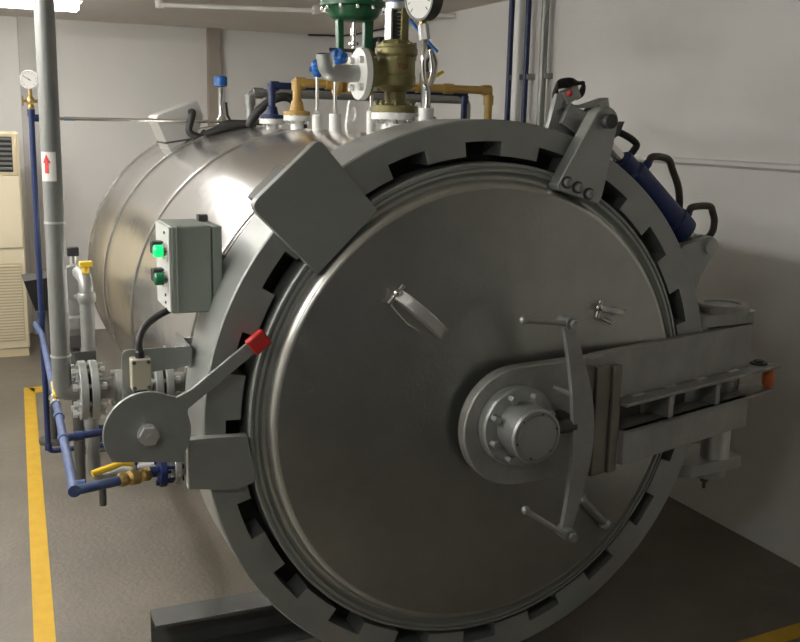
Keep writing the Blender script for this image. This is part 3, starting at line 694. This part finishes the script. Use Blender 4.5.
tag(MB().tube(curve([(-.07, 2.25, 1.705), (-.06, 2.24, 1.735), (-.02, 2.22, 1.79), (.04, 2.2, 1.835), (.10, 2.18, 1.845), (.15, 2.17, 1.80), (.17, 2.16, 1.70)]), .021).build('rubber_hose', 'rubber'),
    'thick black hose arching behind the blue pipe on the vessel top', 'hose')

# probes with blue heads
def probe(y, zn, zh, head, label):
    t = thing('probe_valve', (0, y, zn), label, 'valve', 'blue headed probes on the vessel top')
    MB().cyl((0, y, zn), (0, y, zh), .0075, n=12).build('stem', 'chrome', t)
    MB().cyl((0, y, zn), (0, y, zn + .018), .012, n=6).build('gland', 'chrome', t)
    s = MB(); ax = Vector(head[1]).normalized(); x, yv, d = frame(ax); c = Vector((0, y, zh)) + Vector(head[2]); N = 48
    prof = [(.55, -.02), (.85, -.014), (1, 0), (.85, .014), (.55, .02)]
    s.rings([[c + d * h + (x * math.cos(2 * PI * k / N) + yv * math.sin(2 * PI * k / N)) * head[0] * q * (1 + .11 * math.cos(8 * 2 * PI * k / N)) for k in range(N)] for q, h in prof])
    s.cyl(c - d * .03, c + d * .03, head[0] * .3, n=12)
    s.build('handwheel', 'blue_bright', t)
probe(1.461, 1.762, 1.928, (.034, (1, -.35, .1), (-.002, 0, .014)), 'left thin steel stem with a blue lobed handwheel on the vessel top')
probe(1.248, 1.765, 1.962, (.036, (.35, .3, 1), (.012, 0, .016)), 'right thin steel stem with a blue lobed handwheel behind the outlet elbow')
tt = thing('test_probe', (0, .878, 1.775), 'thin steel rod on a white stub just below the relief outlet flange', 'probe')
MB().cyl((0, .878, 1.775), (0, .878, 1.86), .006, n=10).build('rod', 'chrome', tt)
MB().cyl((0, .878, 1.775), (0, .878, 1.79), .010, n=6).build('gland', 'chrome', tt)
TS = thing('temperature_sensor', (0, 3.1, 1.68), 'silver upright sensor with a blue head at the rear of the vessel top', 'sensor')
MB().lathe([(.03, 0), (.03, .05), (.02, .065), (.017, .08), (.017, .225), (.02, .23)], (0, 3.1, 1.68), Z, 16).build('body', 'chrome', TS)
MB().lathe([(.02, 0), (.036, .006), (.036, .05), (.03, .058), (0, .06)], (0, 3.1, 1.912), Z, 20).build('head', 'blue_bright', TS)
MB().tube([(.028, 3.1, 1.83), (.035, 3.1, 1.76), (.075, 3.1, 1.685)], .007, 8).build('cable', 'rubber', TS)

# inspection pod on the left shoulder of the shell
PD = thing('sight_glass_lamp', (-.33, 2.65, 1.6), 'tapered metal lamp housing leaning out of the rear left top of the vessel', 'lamp housing')
yq = 2.5; pA, pB, pC, pD, pE = [Vector((x, yq, z)) for x, z in ((-.468, 1.742), (-.262, 1.822), (-.228, 1.745), (-.398, 1.575), (-.300, 1.605))]
MB().prism(roundpoly([pA, pB, pC, pE, pD], [.025, .004, .01, .0, .0]), (0, .24, 0)).build('housing', 'side', PD, .012)
q1 = pD + (pA - pD) * .22; q2 = pE + (pC - pE) * .22; k1 = (pA - pD) * .05
MB().prism([q1 - Vector((.006, .008, 0)), q2 + Vector((.006, -.008, 0)), q2 + k1 + Vector((.006, -.008, 0)), q1 + k1 - Vector((.006, .008, 0))], (0, .25, 0)).build('clamp_band', 'dark_steel', PD)
g0 = pB + Vector((-.03, 0, -.055))
MB().tube(bend([g0 + Vector((0, .005, 0)), g0 + Vector((0, -.045, 0)), g0 + Vector((-.03, -.05, -.10)), g0 + Vector((.06, -.06, -.13))], .03), .017).build('cable_gland', 'rubber', PD)
tag(MB().tube(curve([(-.245, 2.47, 1.675), (-.22, 2.45, 1.655), (-.15, 2.42, 1.715), (-.05, 2.4, 1.722), (.02, 2.36, 1.725)]), .014).build('power_cable', 'rubber'),
    'black cable lying on the vessel top right of the lamp housing', 'cable')
tag(MB().tube(curve([(-.26, 2.33, 1.665), (-.18, 2.31, 1.695), (-.1, 2.3, 1.712), (-.03, 2.28, 1.72)]), .017).build('power_cable', 'rubber'),
    'thicker black cable lying in front of the other on the vessel top', 'cable')

# safety valve
SV = thing('safety_valve', (0, .667, 1.768), 'olive brass safety relief valve with side outlet on the vessel top', 'safety valve')
o = Vector((0, .667, 0))
bd = MB().lathe([(.076, 1.770), (.076, 1.79), (.036, 1.797), (.036, 1.835), (.05, 1.845), (.064, 1.855), (.066, 1.87), (.066, 1.885), (.063, 1.89), (.063, 1.945), (.067, 1.95), (.07, 1.955), (.07, 1.972), (.066, 1.975)], o, Z, 36).build('body', 'olive', SV, angle=30)
bolts(SV, (0, .667, 1.785), Z, .06, 8, .008, .045, 'olive')
bolts(SV, (0, .667, 1.965), Z, .058, 8, .008, .055, 'olive')
MB().lathe([(.068, 1.975), (.066, 1.985), (.045, 1.995), (.042, 2.0)], o, Z, 32).build('bonnet', 'olive', SV)
for a in (200, 290, 20, 110):
    s = MB(); s.obox(o + Vector((.036 * math.cos(math.radians(a)), .036 * math.sin(math.radians(a)), 2.047)), Vector((-math.sin(math.radians(a)), math.cos(math.radians(a)), 0)) * .014, Vector((math.cos(math.radians(a)), math.sin(math.radians(a)), 0)) * .004, (0, 0, .05)); s.build('yoke_post', 'side' if a == 200 else 'olive', SV)
sp = [o + Vector((.02 * math.cos(k * .7), .02 * math.sin(k * .7), 2.0 + k * .0013)) for k in range(70)]
MB().tube(sp, .0045, 6).build('spring', 'dark_steel', SV)
MB().lathe([(.038, 2.095), (.038, 2.115), (.03, 2.12)], o, Z, 24).build('spring_cap', 'side', SV)
MB().lathe([(.026, 2.12), (.026, 2.20), (.018, 2.215)], o, Z, 20).build('cap', 'blue_bright', SV)
MB().lathe([(.05, -.03), (.04, -.06), (.036, -.085), (.07, -.088), (.07, -.103), (.08, -.104), (.08, -.112)], Vector((0, .667, 1.89)), X, 32).build('outlet_neck', 'olive', SV)
of = MB().lathe([(.03, -.113), (.082, -.113), (.082, -.133), (.035, -.135)], Vector((0, .667, 1.888)), X, 40).build('outlet_flange', 'white_metal', SV)
bolts(SV, (-.118, .667, 1.888), X, .06, 4, .013, .06, 'side', off=PI / 4 * 0)
s = MB(); path = bend([(-.135, .667, 1.888), (-.238, .667, 1.886), (-.249, .667, 1.945)], .065, 10); s.tube(path, .0275, 20); el = s.build('outlet_elbow', 'silver', SV)
MB().disc((-.249, .667, 1.9455), Z, .002, .024).build('elbow_mouth_shade', 'slot_shade', el)  # dark disc standing for the shade inside the open mouth
# raised letters on the body
cu = bpy.data.curves.new('letters', 'FONT'); cu.body = 'TO'; cu.size = .026; cu.extrude = .0015; cu.align_x = 'CENTER'
to = bpy.data.objects.new('letters', cu); COL.objects.link(to)
bpy.context.view_layer.update()
me = bpy.data.meshes.new_from_object(to.evaluated_get(bpy.context.evaluated_depsgraph_get()))
bpy.data.objects.remove(to); me.materials.append(M['text'])
lt = bpy.data.objects.new('letters', me); COL.objects.link(lt); lt.parent = SV
fa = math.radians(-95); wp = o + Vector((.0655 * math.cos(fa), .0655 * math.sin(fa), 1.905)); lt.location = wp - WO[SV.name]
lt.rotation_euler = (PI / 2, 0, fa + PI / 2); WO[lt.name] = wp

# big gauge with syphon
GG = thing('pressure_gauge', (0, .425, 1.78), 'large black cased pressure gauge on a syphon pipe beside the safety valve', 'pressure gauge')
gc = Vector((-.045, .405, 2.106)); gn = Vector((-.98, -.22, -.06)).normalized()
gauge(GG, gc, gn, .069, .045)
MB().cyl((-.012, .44, 2.02), (-.012, .44, 2.075), .012, n=8).build('stem', 'brass', GG)
MB().cyl((-.008, .432, 1.985), (-.012, .438, 2.03), .017, n=6).build('union', 'white_metal', GG)
MB().tube(curve([(0, .425, 1.77), (.002, .425, 1.83), (-.012, .42, 1.865), (-.02, .415, 1.92), (-.014, .42, 1.96), (-.008, .432, 1.99)]), .008, 10).build('syphon_tube', 'chrome', GG)
MB().tube(curve([(.002, .43, 1.84), (.025, .43, 1.87), (.032, .43, 1.92), (.012, .43, 1.955), (.02, .43, 1.90), (.01, .43, 1.85)]), .006, 8).build('coil_tube', 'chrome', GG)
tag(MB().tube(curve([(-.02, .52, 2.05), (.0, .50, 2.02), (.03, .49, 1.985), (.06, .48, 1.955)]), .005, 8).build('air_tube', 'blue_bright'), 'thin blue air tube sloping down behind the large gauge', 'tube')
# blue handled lever valve beside the gauge
LV = thing('lever_valve', (.10, .58, 1.70), 'small valve with yellow handle and dark lever right behind the syphon pipe', 'valve')
MB().lathe([(.02, 1.68), (.02, 1.735), (.036, 1.737), (.036, 1.757), (.016, 1.762), (.016, 1.86), (.022, 1.865), (.022, 1.895), (.012, 1.90)], (.07, .58, 0), Z, 16).build('body', 'galv', LV)
MB().tube(curve([(.07, .575, 1.895), (.06, .56, 1.93), (.068, .55, 1.955), (.05, .54, 1.985), (.035, .54, 2.0)]), .007, 8).build('lever', 'dark_steel', LV)
MB().prism([(.06, .555, 1.875), (.115, .55, 1.905), (.12, .55, 1.897), (.065, .555, 1.862)], (0, .012, 0)).build('handle', 'ylever', LV)

# control valve with green actuator, on the yellow line
AV = thing('control_valve', (.255, 1.726, 1.84), 'control valve with a big green diaphragm actuator above the yellow pipe', 'control valve')
o = Vector((.255, 1.726, 0))
MB().lathe([(.05, 1.86), (.055, 1.875), (.055, 1.92), (.04, 1.94), (.03, 1.99), (.045, 1.995), (.045, 2.01), (.02, 2.012)], o, Z, 28).build('valve_body', 'yellow', AV)
for s_ in (-1, 1): MB().disc(o + Vector((s_ * .075, 0, 1.895)), X, .02, .05).build('flange', 'yellow', AV)
for s_, w in ((-1, .013), (1, .02)):
    MB().prism([o + Vector((s_ * .062 - w, -.02, 2.0)), o + Vector((s_ * .062 + w, -.02, 2.0)), o + Vector((s_ * .066 + w, -.02, 2.17)), o + Vector((s_ * .066 - w, -.02, 2.17))], (0, .04, 0)).build('yoke_leg', 'green', AV, .004)
MB().lathe([(.03, 2.16), (.085, 2.165), (.105, 2.18), (.122, 2.215), (.148, 2.22), (.148, 2.236), (.122, 2.24), (.115, 2.29), (.09, 2.325), (.03, 2.34), (.03, 2.37), (0, 2.375)], o, Z, 40).build('actuator', 'green', AV, angle=40)
bolts(AV, o + Vector((0, 0, 2.228)), Z, .136, 12, .009, .05, 'chrome')
MB().lathe([(.008, 2.01), (.008, 2.06), (.022, 2.062), (.022, 2.075), (.008, 2.078), (.008, 2.1), (.014, 2.102), (.014, 2.13), (.007, 2.132), (.007, 2.165)], o, Z, 12).build('stem', 'chrome', AV)
MB().box((.255 - .12, 1.70, 2.03), (.255 + .06, 1.705, 2.045)).build('feedback_arm', 'dark_steel', AV)
MB().box((.255 + .09, 1.66, 1.99), (.255 + .19, 1.76, 2.10)).build('positioner', 'black', AV, .006)
MB().box((.255 + .115, 1.655, 2.035), (.255 + .155, 1.661, 2.06)).build('positioner_dial', 'galv', AV)

# ------------------------------------------------------------------ camera, world, view
cam = bpy.data.cameras.new('camera'); co = bpy.data.objects.new('camera', cam); COL.objects.link(co); scn.camera = co
F = 970.6; cam.sensor_fit = 'HORIZONTAL'; cam.sensor_width = 36; cam.lens = 36 * F / 800; cam.clip_start = .05
yw, pt, rl = .417996085, -.199656946, .0230970739
fw = Vector((math.sin(yw) * math.cos(pt), math.cos(yw) * math.cos(pt), math.sin(pt))); rt = Vector((math.cos(yw), -math.sin(yw), 0)); up = rt.cross(fw)
r2 = rt * math.cos(rl) + up * math.sin(rl); u2 = -rt * math.sin(rl) + up * math.cos(rl)
mx = Matrix((r2, u2, -fw)).transposed().to_4x4(); mx.translation = Vector((-1.3050156, -2.35075655, 1.730310582)); co.matrix_world = mx
w = bpy.data.worlds.new('world'); scn.world = w; w.use_nodes = True
w.node_tree.nodes['Background'].inputs['Color'].default_value = (.9, .88, .82, 1); w.node_tree.nodes['Background'].inputs['Strength'].default_value = .04
vs = scn.view_settings; vs.view_transform = 'Standard'; vs.look = 'None'; vs.gamma = 1; vs.use_curve_mapping = False; vs.exposure = .75
